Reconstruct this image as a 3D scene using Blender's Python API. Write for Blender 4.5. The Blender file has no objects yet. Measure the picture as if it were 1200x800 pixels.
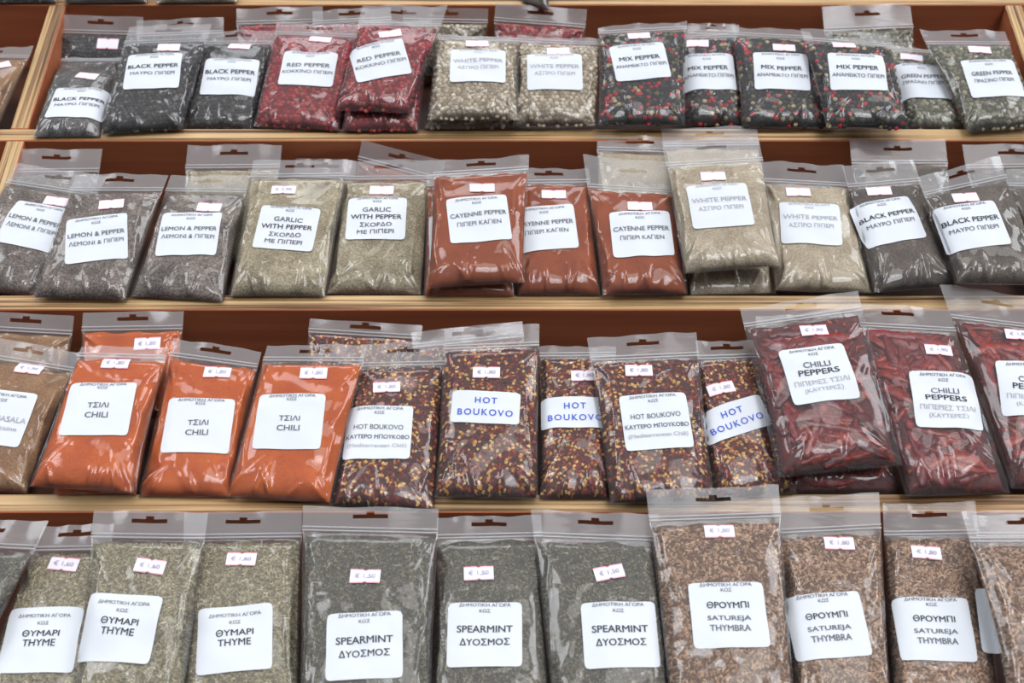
import bpy, math, random
import numpy as np
from mathutils import Vector, Matrix

C = bpy.context.scene.collection
SC = bpy.context.scene

# ------------------------------------------------------------------ camera, sky, light, exposure
ALPHA = math.radians(30.0)            # slope of the stepped display
TILT = math.radians(35.5)             # angle between the display's normal and the line of sight
FPX = 1500.0                          # focal length in pixels of a 1200 wide frame
DIST = 1.014
ORIGIN = np.array([0.0, 0.0, 1.0])
XA = np.array([1.0, 0, 0])
SA = np.array([0, math.cos(ALPHA), math.sin(ALPHA)])       # up the slope
NA = np.array([0, -math.sin(ALPHA), math.cos(ALPHA)])      # out of the slope
TH = math.pi / 2 - ALPHA - TILT       # how far the camera looks down
FWD = np.array([0, math.cos(TH), -math.sin(TH)])
UPV = np.array([0, math.sin(TH), math.cos(TH)])
CAM = ORIGIN - DIST * FWD

cd = bpy.data.cameras.new('camera')
cd.sensor_width = 36.0
cd.lens = FPX / 1200 * 36.0
cd.clip_start = 0.02
cd.dof.use_dof = True
cd.dof.focus_distance = 0.99
cd.dof.aperture_fstop = 9.0
cam = bpy.data.objects.new('camera', cd)
C.objects.link(cam)
cam.location = CAM
cam.rotation_euler = (math.pi / 2 - TH, 0, 0)
SC.camera = cam

W = bpy.data.worlds.new('overcast_sky')
SC.world = W
W.use_nodes = True
nt = W.node_tree
nt.nodes.clear()
wo = nt.nodes.new('ShaderNodeOutputWorld')
bg = nt.nodes.new('ShaderNodeBackground')
tc = nt.nodes.new('ShaderNodeTexCoord')


def sky_spot(direction, c0, c1, power):
    d = Vector(direction).normalized()
    dot = nt.nodes.new('ShaderNodeVectorMath'); dot.operation = 'DOT_PRODUCT'
    nt.links.new(tc.outputs['Generated'], dot.inputs[0]); dot.inputs[1].default_value = d
    mr = nt.nodes.new('ShaderNodeMapRange'); mr.interpolation_type = 'SMOOTHSTEP'
    mr.inputs[1].default_value = c0; mr.inputs[2].default_value = c1
    mr.inputs[3].default_value = 0; mr.inputs[4].default_value = power
    nt.links.new(dot.outputs['Value'], mr.inputs[0])
    return mr.outputs[0]


def add(a, b):
    m = nt.nodes.new('ShaderNodeMath'); m.operation = 'ADD'
    nt.links.new(a, m.inputs[0]); nt.links.new(b, m.inputs[1])
    return m.outputs[0]


s = sky_spot((0, 0, 1), -0.35, 1.0, 0.50)                       # general skylight, brighter overhead
s = add(s, sky_spot((0.15, -0.66, 0.74), 0.955, 0.985, 8.0))    # bright patch added behind the camera for glints on the film bulges
s = add(s, sky_spot((-0.62, -0.05, 0.78), 0.965, 0.985, 7.0))   # bright patch added on one side for glints on the side folds
s = add(s, sky_spot((0.66, 0.08, 0.75), 0.965, 0.985, 7.0))     # and one added on the other side
s = add(s, sky_spot((-0.1, 0.55, 0.83), 0.975, 0.99, 4.0))      # and one added above the back of the stall
nt.links.new(s, bg.inputs['Strength'])
bg.inputs['Color'].default_value = (0.93, 0.96, 1.0, 1)
nt.links.new(bg.outputs[0], wo.inputs[0])

sd = bpy.data.lights.new('soft_sun', 'SUN')
sd.energy = 0.9
sd.angle = math.radians(35)
sd.color = (1.0, 0.97, 0.94)
sun = bpy.data.objects.new('soft_sun', sd)
C.objects.link(sun)
sun.rotation_euler = Vector((-0.25, 0.42, -1.0)).to_track_quat('-Z', 'Y').to_euler()

SC.view_settings.view_transform = 'Standard'
SC.view_settings.look = 'None'
SC.view_settings.gamma = 1
SC.view_settings.use_curve_mapping = False
SC.view_settings.exposure = -0.1
SC.cycles.transparent_max_bounces = 40
SC.cycles.max_bounces = 8


# ------------------------------------------------------------------ helpers
def lin(r, g, b):
    f = lambda c: c / 12.92 if c <= 0.04045 else ((c + 0.055) / 1.055) ** 2.4
    return (f(r / 255), f(g / 255), f(b / 255), 1.0)


def rack(x, s, n):
    """a point of the display: across, up the slope, out of the slope (mm)"""
    return ORIGIN + (x * XA + s * SA + n * NA) * 0.001


def unproject(px, py, n):
    """the point of the photograph at height n (mm) above the display's plane, as (x, s, n) in mm"""
    d = FWD + XA * ((px - 600) / FPX) + UPV * ((400 - py) / FPX)
    o = (CAM - ORIGIN) * 1000
    t = (n - o @ NA) / (d @ NA)
    p = o + d * t
    return np.array([p @ XA, p @ SA, p @ NA])


def smooth(a, b, x):
    t = np.clip((x - a) / (b - a), 0, 1)
    return t * t * (3 - 2 * t)


def wnoise(x, y, rng, f0, n=5):
    """low frequency lumps, about -1..1"""
    z = np.zeros_like(x)
    for i in range(n):
        a = rng.uniform(0, 2 * math.pi); f = f0 * rng.uniform(0.6, 1.6)
        z += np.sin((x * math.cos(a) + y * math.sin(a)) * f + rng.uniform(0, 6.28))
    return z / n * 1.4


def mesh_np(name, V, faces, mats, parent=None, cols=None, mat_idx=None, smooth_shade=True):
    """faces: list of int arrays, each (n, k)"""
    me = bpy.data.meshes.new(name)
    V = np.asarray(V, dtype=np.float32)
    faces = [np.asarray(f, dtype=np.int32) for f in faces if len(f)]
    nl = sum(f.size for f in faces); nf = sum(len(f) for f in faces)
    me.vertices.add(len(V)); me.vertices.foreach_set('co', V.ravel())
    me.loops.add(nl); me.polygons.add(nf)
    me.loops.foreach_set('vertex_index', np.concatenate([f.ravel() for f in faces]))
    tot = np.concatenate([np.full(len(f), f.shape[1], dtype=np.int32) for f in faces])
    st = np.concatenate([[0], np.cumsum(tot)[:-1]]).astype(np.int32)
    me.polygons.foreach_set('loop_start', st)
    me.polygons.foreach_set('loop_total', tot)
    if isinstance(smooth_shade, bool):
        smooth_shade = np.full(nf, smooth_shade)
    me.polygons.foreach_set('use_smooth', smooth_shade)
    for m in mats:
        me.materials.append(m)
    if mat_idx is not None:
        me.polygons.foreach_set('material_index', np.asarray(mat_idx, dtype=np.int32))
    me.update(calc_edges=True)
    if cols is not None:
        at = me.color_attributes.new('Col', 'FLOAT_COLOR', 'POINT')
        c4 = np.ones((len(V), 4), dtype=np.float32); c4[:, :3] = cols
        at.data.foreach_set('color', c4.ravel())
    o = bpy.data.objects.new(name, me)
    C.objects.link(o)
    if parent is not None:
        o.parent = parent
    return o


def grid_faces(nu, nv, off=0):
    i, j = np.meshgrid(np.arange(nu - 1), np.arange(nv - 1), indexing='xy')
    a = (j * nu + i).ravel() + off
    return np.stack([a, a + 1, a + nu + 1, a + nu], 1)


# ------------------------------------------------------------------ materials
def new_mat(name):
    m = bpy.data.materials.new(name); m.use_nodes = True
    m.node_tree.nodes.clear()
    t = m.node_tree
    out = t.nodes.new('ShaderNodeOutputMaterial')
    return m, t, out


def N(t, kind, **kw):
    n = t.nodes.new(kind)
    for k, v in kw.items():
        setattr(n, k, v)
    return n


def obj_coord(t, scale):
    tcn = N(t, 'ShaderNodeTexCoord'); oi = N(t, 'ShaderNodeObjectInfo')
    ad = N(t, 'ShaderNodeVectorMath', operation='MULTIPLY_ADD')
    t.links.new(oi.outputs['Random'], ad.inputs[0]); ad.inputs[1].default_value = (3.1, 5.7, 2.3)
    t.links.new(tcn.outputs['Object'], ad.inputs[2])
    mp = N(t, 'ShaderNodeMapping'); mp.inputs['Scale'].default_value = scale
    t.links.new(ad.outputs[0], mp.inputs['Vector'])
    return mp.outputs[0]


def film_material(name, haze, gloss=1.0, rough=0.1, bump=0.0005, bscale=(70, 45, 60), tint=0.97):
    m, t, out = new_mat(name)
    co = obj_coord(t, bscale)
    nz = N(t, 'ShaderNodeTexNoise'); nz.inputs['Scale'].default_value = 1; nz.inputs['Detail'].default_value = 2.5
    t.links.new(co, nz.inputs['Vector'])
    bp = N(t, 'ShaderNodeBump'); bp.inputs['Strength'].default_value = 1; bp.inputs['Distance'].default_value = bump
    t.links.new(nz.outputs['Fac'], bp.inputs['Height'])
    tr = N(t, 'ShaderNodeBsdfTransparent'); tr.inputs[0].default_value = (tint, tint, tint, 1)
    gl = N(t, 'ShaderNodeBsdfGlossy'); gl.inputs['Roughness'].default_value = rough
    gl.inputs['Color'].default_value = (1, 1, 1, 1)
    t.links.new(bp.outputs[0], gl.inputs['Normal'])
    fr = N(t, 'ShaderNodeLayerWeight'); fr.inputs['Blend'].default_value = 0.33
    t.links.new(bp.outputs[0], fr.inputs['Normal'])
    mu = N(t, 'ShaderNodeMath', operation='MULTIPLY'); mu.inputs[1].default_value = gloss; mu.use_clamp = True
    t.links.new(fr.outputs['Fresnel'], mu.inputs[0])
    df = N(t, 'ShaderNodeBsdfDiffuse'); df.inputs[0].default_value = (0.86, 0.86, 0.88, 1)
    tl = N(t, 'ShaderNodeBsdfTranslucent'); tl.inputs[0].default_value = (0.8, 0.8, 0.82, 1)
    dm = N(t, 'ShaderNodeMixShader'); dm.inputs[0].default_value = 0.3
    t.links.new(df.outputs[0], dm.inputs[1]); t.links.new(tl.outputs[0], dm.inputs[2])
    h = N(t, 'ShaderNodeMixShader'); h.inputs[0].default_value = haze
    t.links.new(tr.outputs[0], h.inputs[1]); t.links.new(dm.outputs[0], h.inputs[2])
    mx = N(t, 'ShaderNodeMixShader')
    t.links.new(mu.outputs[0], mx.inputs[0]); t.links.new(h.outputs[0], mx.inputs[1]); t.links.new(gl.outputs[0], mx.inputs[2])
    t.links.new(mx.outputs[0], out.inputs[0])
    return m


FILM = film_material('clear_film', 0.05, rough=0.09, bump=0.0004)
HEADER = film_material('milky_header_film', 0.25, gloss=1.0, rough=0.16, bump=0.0004, bscale=(50, 160, 60))
ZIP = film_material('zip_seal_plastic', 0.42, gloss=1.2, rough=0.2, bump=0.0002)


def powder_material(name, base, dark, light, speck=900, bump=0.0006):
    m, t, out = new_mat(name)
    co = obj_coord(t, (1, 1, 1))
    n1 = N(t, 'ShaderNodeTexNoise'); n1.inputs['Scale'].default_value = 55; n1.inputs['Detail'].default_value = 4
    n2 = N(t, 'ShaderNodeTexNoise'); n2.inputs['Scale'].default_value = speck; n2.inputs['Detail'].default_value = 2
    t.links.new(co, n1.inputs['Vector']); t.links.new(co, n2.inputs['Vector'])
    r1 = N(t, 'ShaderNodeValToRGB')
    e = r1.color_ramp.elements
    e[0].position = 0.34; e[0].color = dark
    e[1].position = 0.66; e[1].color = light
    k = r1.color_ramp.elements.new(0.5); k.color = base
    mixv = N(t, 'ShaderNodeMath', operation='MULTIPLY_ADD'); mixv.inputs[1].default_value = 0.45
    mm = N(t, 'ShaderNodeMath', operation='MULTIPLY'); mm.inputs[1].default_value = 0.55
    t.links.new(n2.outputs['Fac'], mm.inputs[0])
    t.links.new(n1.outputs['Fac'], mixv.inputs[0]); t.links.new(mm.outputs[0], mixv.inputs[2])
    t.links.new(mixv.outputs[0], r1.inputs[0])
    bp = N(t, 'ShaderNodeBump'); bp.inputs['Distance'].default_value = bump; bp.inputs['Strength'].default_value = 0.8
    t.links.new(mixv.outputs[0], bp.inputs['Height'])
    bs = N(t, 'ShaderNodeBsdfPrincipled'); bs.inputs['Roughness'].default_value = 0.85
    bs.inputs['Specular IOR Level'].default_value = 0.2
    t.links.new(r1.outputs[0], bs.inputs['Base Color']); t.links.new(bp.outputs[0], bs.inputs['Normal'])
    t.links.new(bs.outputs[0], out.inputs[0])
    return m


def grain_material(name, rough=0.6, spec=0.35):
    m, t, out = new_mat(name)
    at = N(t, 'ShaderNodeAttribute', attribute_name='Col')
    co = obj_coord(t, (1, 1, 1))
    n1 = N(t, 'ShaderNodeTexNoise'); n1.inputs['Scale'].default_value = 500; n1.inputs['Detail'].default_value = 2
    t.links.new(co, n1.inputs['Vector'])
    mr = N(t, 'ShaderNodeMapRange'); mr.inputs[1].default_value = 0.3; mr.inputs[2].default_value = 0.7
    mr.inputs[3].default_value = 0.72; mr.inputs[4].default_value = 1.22
    t.links.new(n1.outputs['Fac'], mr.inputs[0])
    vm = N(t, 'ShaderNodeVectorMath', operation='SCALE')
    t.links.new(at.outputs['Color'], vm.inputs[0]); t.links.new(mr.outputs[0], vm.inputs['Scale'])
    bp = N(t, 'ShaderNodeBump'); bp.inputs['Distance'].default_value = 0.0004; bp.inputs['Strength'].default_value = 0.5
    t.links.new(n1.outputs['Fac'], bp.inputs['Height'])
    bs = N(t, 'ShaderNodeBsdfPrincipled'); bs.inputs['Roughness'].default_value = rough
    bs.inputs['Specular IOR Level'].default_value = spec
    t.links.new(vm.outputs[0], bs.inputs['Base Color']); t.links.new(bp.outputs[0], bs.inputs['Normal'])
    t.links.new(bs.outputs[0], out.inputs[0])
    return m


def flat_material(name, col, rough=0.6, spec=0.3, noise=0.05, nscale=120):
    m, t, out = new_mat(name)
    co = obj_coord(t, (1, 1, 1))
    n1 = N(t, 'ShaderNodeTexNoise'); n1.inputs['Scale'].default_value = nscale; n1.inputs['Detail'].default_value = 3
    t.links.new(co, n1.inputs['Vector'])
    mr = N(t, 'ShaderNodeMapRange'); mr.inputs[1].default_value = 0.3; mr.inputs[2].default_value = 0.7
    mr.inputs[3].default_value = 1 - noise; mr.inputs[4].default_value = 1 + noise
    t.links.new(n1.outputs['Fac'], mr.inputs[0])
    vm = N(t, 'ShaderNodeVectorMath', operation='SCALE'); vm.inputs[0].default_value = col[:3]
    t.links.new(mr.outputs[0], vm.inputs['Scale'])
    bs = N(t, 'ShaderNodeBsdfPrincipled'); bs.inputs['Roughness'].default_value = rough
    bs.inputs['Specular IOR Level'].default_value = spec
    t.links.new(vm.outputs[0], bs.inputs['Base Color']); t.links.new(bs.outputs[0], out.inputs[0])
    return m


def plywood_edge():
    """plies and cut end grain, running along x; also along the slope on the dividers"""
    mats = []
    for name, sc in (('plywood_edge', (3, 260, 260)), ('plywood_edge_divider', (260, 3, 3))):
        m, t, out = new_mat(name)
        tcn = N(t, 'ShaderNodeTexCoord')
        mp = N(t, 'ShaderNodeMapping'); mp.inputs['Scale'].default_value = tuple(k * 1.45 for k in sc)
        t.links.new(tcn.outputs['Object'], mp.inputs['Vector'])
        n1 = N(t, 'ShaderNodeTexNoise'); n1.inputs['Scale'].default_value = 1; n1.inputs['Detail'].default_value = 3
        n1.inputs['Distortion'].default_value = 0.4
        t.links.new(mp.outputs[0], n1.inputs['Vector'])
        r = N(t, 'ShaderNodeValToRGB'); e = r.color_ramp.elements
        e[0].position = 0.36; e[0].color = lin(92, 62, 36)
        e[1].position = 0.64; e[1].color = lin(202, 172, 126)
        k = e.new(0.44); k.color = lin(150, 114, 74)
        k = e.new(0.52); k.color = lin(184, 148, 102)
        t.links.new(n1.outputs['Fac'], r.inputs[0])
        n2 = N(t, 'ShaderNodeTexNoise'); n2.inputs['Scale'].default_value = 14; n2.inputs['Detail'].default_value = 3
        t.links.new(tcn.outputs['Object'], n2.inputs['Vector'])
        mr = N(t, 'ShaderNodeMapRange'); mr.inputs[1].default_value = 0.3; mr.inputs[2].default_value = 0.7
        mr.inputs[3].default_value = 0.82; mr.inputs[4].default_value = 1.08
        t.links.new(n2.outputs['Fac'], mr.inputs[0])
        vm = N(t, 'ShaderNodeVectorMath', operation='SCALE')
        t.links.new(r.outputs[0], vm.inputs[0]); t.links.new(mr.outputs[0], vm.inputs['Scale'])
        bp = N(t, 'ShaderNodeBump'); bp.inputs['Distance'].default_value = 0.0006
        t.links.new(n1.outputs['Fac'], bp.inputs['Height'])
        bs = N(t, 'ShaderNodeBsdfPrincipled'); bs.inputs['Roughness'].default_value = 0.55
        t.links.new(vm.outputs[0], bs.inputs['Base Color']); t.links.new(bp.outputs[0], bs.inputs['Normal'])
        t.links.new(bs.outputs[0], out.inputs[0])
        mats.append(m)
    return mats


PLY, PLYD = plywood_edge()


def stained(name, c0, c1):
    m, t, out = new_mat(name)
    tcn = N(t, 'ShaderNodeTexCoord')
    mp = N(t, 'ShaderNodeMapping'); mp.inputs['Scale'].default_value = (5, 60, 60)
    t.links.new(tcn.outputs['Object'], mp.inputs['Vector'])
    n1 = N(t, 'ShaderNodeTexNoise'); n1.inputs['Scale'].default_value = 1; n1.inputs['Detail'].default_value = 4
    t.links.new(mp.outputs[0], n1.inputs['Vector'])
    r = N(t, 'ShaderNodeValToRGB'); e = r.color_ramp.elements
    e[0].position = 0.3; e[0].color = c0
    e[1].position = 0.7; e[1].color = c1
    t.links.new(n1.outputs['Fac'], r.inputs[0])
    bs = N(t, 'ShaderNodeBsdfPrincipled'); bs.inputs['Roughness'].default_value = 0.5
    bs.inputs['Specular IOR Level'].default_value = 0.3
    t.links.new(r.outputs[0], bs.inputs['Base Color']); t.links.new(bs.outputs[0], out.inputs[0])
    return m


STAIN = stained('reddish_brown_stain', lin(172, 98, 66), lin(198, 120, 84))
FLOORSHADE = stained('shade_dark_tray', lin(62, 40, 32), lin(80, 52, 40))  # tray floor coloured darker to stand in for deep shade between the bags
PALEWOOD = stained('pale_board', lin(176, 150, 118), lin(196, 170, 136))
PAVING = flat_material('paving', lin(120, 116, 110), 0.8, 0.2, 0.15, 8)
PAPER = flat_material('label_paper', lin(211, 215, 222), 0.45, 0.35, 0.01)
PAPER_PRICE = flat_material('price_paper', lin(228, 224, 236), 0.5, 0.3, 0.01)
REDLINE = flat_material('price_red_line', lin(228, 158, 174), 0.6)
INK = flat_material('ink_dark', lin(62, 62, 70), 0.7)
INK_MID = flat_material('ink_grey', lin(104, 104, 112), 0.7)
INK_PALE = flat_material('ink_faded', lin(170, 170, 177), 0.7)
INK_BLUE = flat_material('ink_blue', lin(72, 98, 196), 0.7)
INK_PRICE = flat_material('ink_price', lin(178, 174, 190), 0.7)
INKS = [INK, INK_MID, INK_PALE, INK_BLUE, INK_PRICE]
D, M_, P_, B_, E_ = 0, 1, 2, 3, 4

# ------------------------------------------------------------------ the place: paving and the stepped display
# lower front edges of the plywood lips (mm up the slope), topmost first
LIPS = [586.0, 402.7, 219.8, 31.3, -151.7, -335.0]
PLYT = 15.0
FLOOR_LOW, FLOOR_HIGH = -18.0, -80.0
XL, XR = -443.0, 489.0


def floor_n(s, row):
    """height of the tray floor of a row: row 0 is the tray above the topmost lip seen"""
    lo = LIPS[row + 1] + PLYT; hi = LIPS[row]
    return FLOOR_LOW + (FLOOR_HIGH - FLOOR_LOW) * (s - lo) / (hi - lo)


def prism(name, x0, x1, poly, mats, parent, idx=None):
    """a board: the outline POLY in (s, n) mm, from x0 to x1 mm"""
    k = len(poly)
    V = [rack(x0, s, n) for s, n in poly] + [rack(x1, s, n) for s, n in poly]
    a = np.array(V)
    me = bpy.data.meshes.new(name)
    F = [tuple(range(k - 1, -1, -1)), tuple(range(k, 2 * k))] + [(i, (i + 1) % k, k + (i + 1) % k, k + i) for i in range(k)]
    me.from_pydata([tuple(v) for v in a], [], F)
    for m in mats:
        me.materials.append(m)
    if idx:
        for p, i in zip(me.polygons, idx):
            p.material_index = i
    me.update()
    import bmesh
    bm = bmesh.new(); bm.from_mesh(me); bmesh.ops.recalc_face_normals(bm, faces=bm.faces); bm.to_mesh(me); bm.free()
    o = bpy.data.objects.new(name, me); C.objects.link(o)
    o.parent = parent
    bv = o.modifiers.new('edge', 'BEVEL'); bv.width = 0.0008; bv.segments = 1
    return o


fl = mesh_np('floor', [(-4, -3, 0), (4, -3, 0), (4, 5, 0), (-4, 5, 0)], [[(0, 1, 2, 3)]], [PAVING])
fl['kind'] = 'structure'

display = bpy.data.objects.new('display_rack', None); C.objects.link(display)
display['label'] = 'stepped wooden spice display with plywood lips and brown stained trays'
display['category'] = 'display rack'
XMIN, XMAX = -1050.0, 1050.0
for i, s0 in enumerate(LIPS):
    # poly: front-top, back-top, back-bottom, front-bottom -> side faces 2.. : top first
    prism('riser_board', XMIN, XMAX, [(s0, 0), (s0 + PLYT, 0), (s0 + PLYT, -90), (s0, -90)], [STAIN, PLY], display, [1, 1, 1, 0, 0, 0])
for r in range(5):
    hi, lo = LIPS[r], LIPS[r + 1] + PLYT
    prism('tray_floor', XMIN, XMAX, [(lo, FLOOR_LOW), (hi, FLOOR_HIGH), (hi, FLOOR_HIGH - 10), (lo, FLOOR_LOW - 10)], [FLOORSHADE], display)
    for x in (XL, XR):
        prism('divider', x - 8, x + 8, [(lo, 0), (hi, 0), (hi, FLOOR_HIGH), (lo, FLOOR_LOW)], [STAIN, PLYD], display, [0, 0, 1, 0, 0, 0])
    # the neighbouring display stands close beyond the right divider
    prism('divider', XR + 9, XR + 24, [(lo, -2), (hi, -2), (hi, FLOOR_HIGH), (lo, FLOOR_LOW)], [PALEWOOD, PLYD], display, [0, 0, 1, 0, 0, 0])
for x in (XMIN, XMAX):
    prism('side_panel', x - 9, x + 9, [(LIPS[-1], 4), (LIPS[0] + PLYT, 4), (LIPS[0] + PLYT, -110), (LIPS[-1], -110)], [STAIN, PLYD], display, [0, 0, 1, 0, 0, 0])


def leg(x, s):
    p = rack(x, s, -88); h = 0.025
    V = []
    for z in (0.0, p[2]):
        V += [(p[0] - h, p[1] - h, z), (p[0] + h, p[1] - h, z), (p[0] + h, p[1] + h, z), (p[0] - h, p[1] + h, z)]
    mesh_np('leg', V, [[(3, 2, 1, 0), (4, 5, 6, 7), (0, 1, 5, 4), (1, 2, 6, 5), (2, 3, 7, 6), (3, 0, 4, 7)]], [PALEWOOD], display, smooth_shade=False)


for x in (-1000, 1000):
    for s in (LIPS[-1] + 30, LIPS[0] - 20):
        leg(x, s)

# ------------------------------------------------------------------ printed labels
_font_cache = {}
LIKE = str.maketrans('ΑΒΕΖΗΙΚΜΝΟΡΤΥΧ', 'ABEZHIKMNOPTYX')


def text_mesh(body, bold):
    key = (body, bold)
    if key not in _font_cache:
        cu = bpy.data.curves.new('lettering', 'FONT'); cu.body = body.translate(LIKE)          # the font's own capitals where they look the same
        cu.resolution_u = 3
        cu.align_x = 'CENTER'
        if bold == 2:
            cu.space_character = 1.25
        ob = bpy.data.objects.new('lettering', cu); C.objects.link(ob)
        dg = bpy.context.evaluated_depsgraph_get()
        me = bpy.data.meshes.new_from_object(ob.evaluated_get(dg))
        v = np.empty(len(me.vertices) * 3, dtype=np.float32); me.vertices.foreach_get('co', v)
        v = v.reshape(-1, 3)[:, :2].copy()
        me.calc_loop_triangles()
        f = np.empty(len(me.loop_triangles) * 3, dtype=np.int32); me.loop_triangles.foreach_get('vertices', f)
        f = f.reshape(-1, 3)
        shifts = [(-0.017, 0), (0.017, 0.004), (0, -0.010), (0, 0.012)] if bold else [(-0.010, 0), (0.010, 0)]
        k = len(v)
        f = np.concatenate([f + i * k for i in range(len(shifts))])
        v = np.concatenate([v + np.array(sh, dtype=np.float32) for sh in shifts])
        used = np.unique(f)
        lo = v[used].min(0); hi = v[used].max(0)
        v = (v - (lo + hi) / 2) / (hi - lo)          # unit box, centred
        bpy.data.objects.remove(ob); bpy.data.curves.remove(cu); bpy.data.meshes.remove(me)
        _font_cache[key] = (v, f)
    return _font_cache[key]


HEAD = 'ΔΗΜΟΤΙΚΗ ΑΓΟΡΑ'


def head(y1, y2, ink=M_, w=35):
    return [(HEAD, w, 2.6, y1, ink, 0), ('ΚΩΣ', 7.5, 2.5, y2, ink, 0)]


# line: text, width mm, height mm, centre y mm, ink, bold
DESIGNS = {
    'spearmint': (50, 45, head(20.6, 16.3) + [('SPEARMINT', 37.5, 4.9, 3.6, D, 1), ('ΔΥΟΣΜΟΣ', 33.5, 4.9, -5.4, D, 1)]),
    'thyme': (50, 46, head(16.8, 11.6) + [('ΘΥΜΑΡΙ', 25, 4.8, 4.2, D, 1), ('THYME', 22, 4.9, -2.8, D, 1)]),
    'thymbra': (50, 45, head(20.8, 17) + [('ΘΡΟΥΜΠΙ', 28, 4.6, 6.6, D, 1), ('SATUREJA', 29, 4.2, -2.8, M_, 1), ('THYMBRA', 27, 4.3, -9.2, M_, 1)]),
    'chili': (50, 46, head(21.2, 18.2) + [('ΤΣΙΛΙ', 15.5, 4.6, 2.0, M_, 1), ('CHILI', 17, 4.6, -6.2, M_, 1)]),
    'boukovo': (50, 46, head(20.6, 16.6) + [('HOT BOUKOVO', 37, 4.0, 4.2, M_, 0), ('ΚΑΥΤΕΡΟ ΜΠΟΥΚΟΒΟ', 47, 3.7, -4.0, M_, 1), ('(Mediterranean Chili)', 44, 4.2, -12, P_, 0)]),
    'blue': (51, 27, [('HOT', 16.5, 5.2, 5.4, B_, 2), ('BOUKOVO', 41, 5.4, -4.6, B_, 2)]),
    'chilli peppers': (50, 48, head(20.8, 16.6) + [('CHILLI', 21, 4.6, 7.4, M_, 1), ('PEPPERS', 31, 4.6, 1.2, D, 1), ('ΠΙΠΕΡΙΕΣ ΤΣΙΛΙ', 41, 4.2, -7.2, P_, 0), ('(ΚΑΥΤΕΡΕΣ)', 29, 4.6, -14.2, P_, 0)]),
    'garlic': (50, 45, head(21.4, 17.6, M_) + [('GARLIC', 24, 4.6, 8.2, M_, 1), ('WITH PEPPER', 43, 4.6, 0.6, D, 1), ('ΣΚΟΡΔΟ', 27, 4.4, -7.4, M_, 1), ('ΜΕ ΠΙΠΕΡΙ', 31, 4.4, -14.6, M_, 1)]),
    'cayenne': (50, 46, head(19.8, 15.6) + [('CAYENNE PEPPER', 46, 4.4, 4.2, M_, 1), ('ΠΙΠΕΡΙ ΚΑΓΙΕΝ', 36, 4.2, -4.6, M_, 0)]),
    'white pepper': (50, 44, head(20.4, 16.4, P_) + [('WHITE PEPPER', 45, 4.4, 5.2, P_, 1), ('ΑΣΠΡΟ ΠΙΠΕΡΙ', 37, 4.4, -3.2, P_, 0)]),
    'black pepper': (50, 45, head(20.4, 16.4) + [('BLACK PEPPER', 46, 4.6, 4.6, D, 1), ('ΜΑΥΡΟ ΠΙΠΕΡΙ', 40, 4.2, -3.8, M_, 0)]),
    'lemon': (50, 46, head(20, 15.4) + [('LEMON & PEPPER', 46, 4.2, 4.2, M_, 1), ('ΛΕΜΟΝΙ & ΠΙΠΕΡΙ', 44, 4.2, -4, M_, 0)]),
    'red pepper': (50, 44, head(20, 16) + [('RED PEPPER', 40, 4.6, 3.4, M_, 1), ('ΚΟΚΚΙΝΟ ΠΙΠΕΡΙ', 46, 4.2, -5, M_, 0)]),
    'mix pepper': (50, 45, head(20, 15) + [('MIX PEPPER', 37, 4.8, 3.2, D, 1), ('ΑΝΑΜΕΙΚΤΟ ΠΙΠΕΡΙ', 46, 4.2, -5.6, M_, 0)]),
    'green pepper': (50, 45, head(20.4, 15.6) + [('GREEN PEPPER', 38, 4.6, 5, M_, 1), ('ΠΡΑΣΙΝΟ ΠΙΠΕΡΙ', 36, 4.2, -3, M_, 0)]),
    'masala': (50, 46, head(19, 14.2) + [('MASALA', 25, 4.6, -1, P_, 1), ('cuisine', 18, 3.6, -8.8, P_, 0)]),
}

# ------------------------------------------------------------------ what is in the bags
rngc = np.random.default_rng(7)
pal = lambda *cols: np.array([lin(*c)[:3] for c in cols])
PAL = {
    'black': pal((72, 68, 68), (84, 80, 77), (60, 56, 58), (100, 94, 90)),
    'red': pal((176, 52, 62), (156, 40, 52), (192, 78, 76), (132, 34, 44), (168, 92, 78)),
    'white': pal((196, 184, 164), (178, 165, 144), (212, 202, 184), (158, 145, 124)),
    'mix': pal((58, 53, 53), (74, 69, 66), (88, 81, 77), (50, 45, 47), (66, 60, 59), (184, 46, 58), (196, 66, 70), (190, 172, 132), (120, 112, 78)),
    'green': pal((146, 142, 120), (128, 126, 106), (164, 158, 136), (108, 107, 90)),
    'boukovo': pal((104, 34, 28), (136, 44, 30), (84, 28, 26), (176, 68, 36), (104, 46, 38), (70, 26, 26), (202, 110, 52)),
    'seed': pal((228, 182, 96), (212, 158, 76), (236, 200, 126)),
    'thyme': pal((172, 162, 136), (156, 146, 120), (188, 178, 152), (134, 126, 104), (166, 160, 138), (204, 194, 168)),
    'spearmint': pal((118, 114, 100), (104, 101, 88), (136, 131, 114), (92, 90, 80), (150, 144, 126), (112, 108, 96)),
    'thymbra': pal((182, 148, 122), (164, 130, 106), (206, 176, 148), (142, 112, 92), (192, 164, 140), (120, 94, 80)),
}
GRAIN = grain_material('dry_grains')
GRAINSHINY = grain_material('peppercorn_skin', 0.55, 0.3)
CHILLI = grain_material('dried_chilli_skin', 0.35, 0.5)

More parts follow.
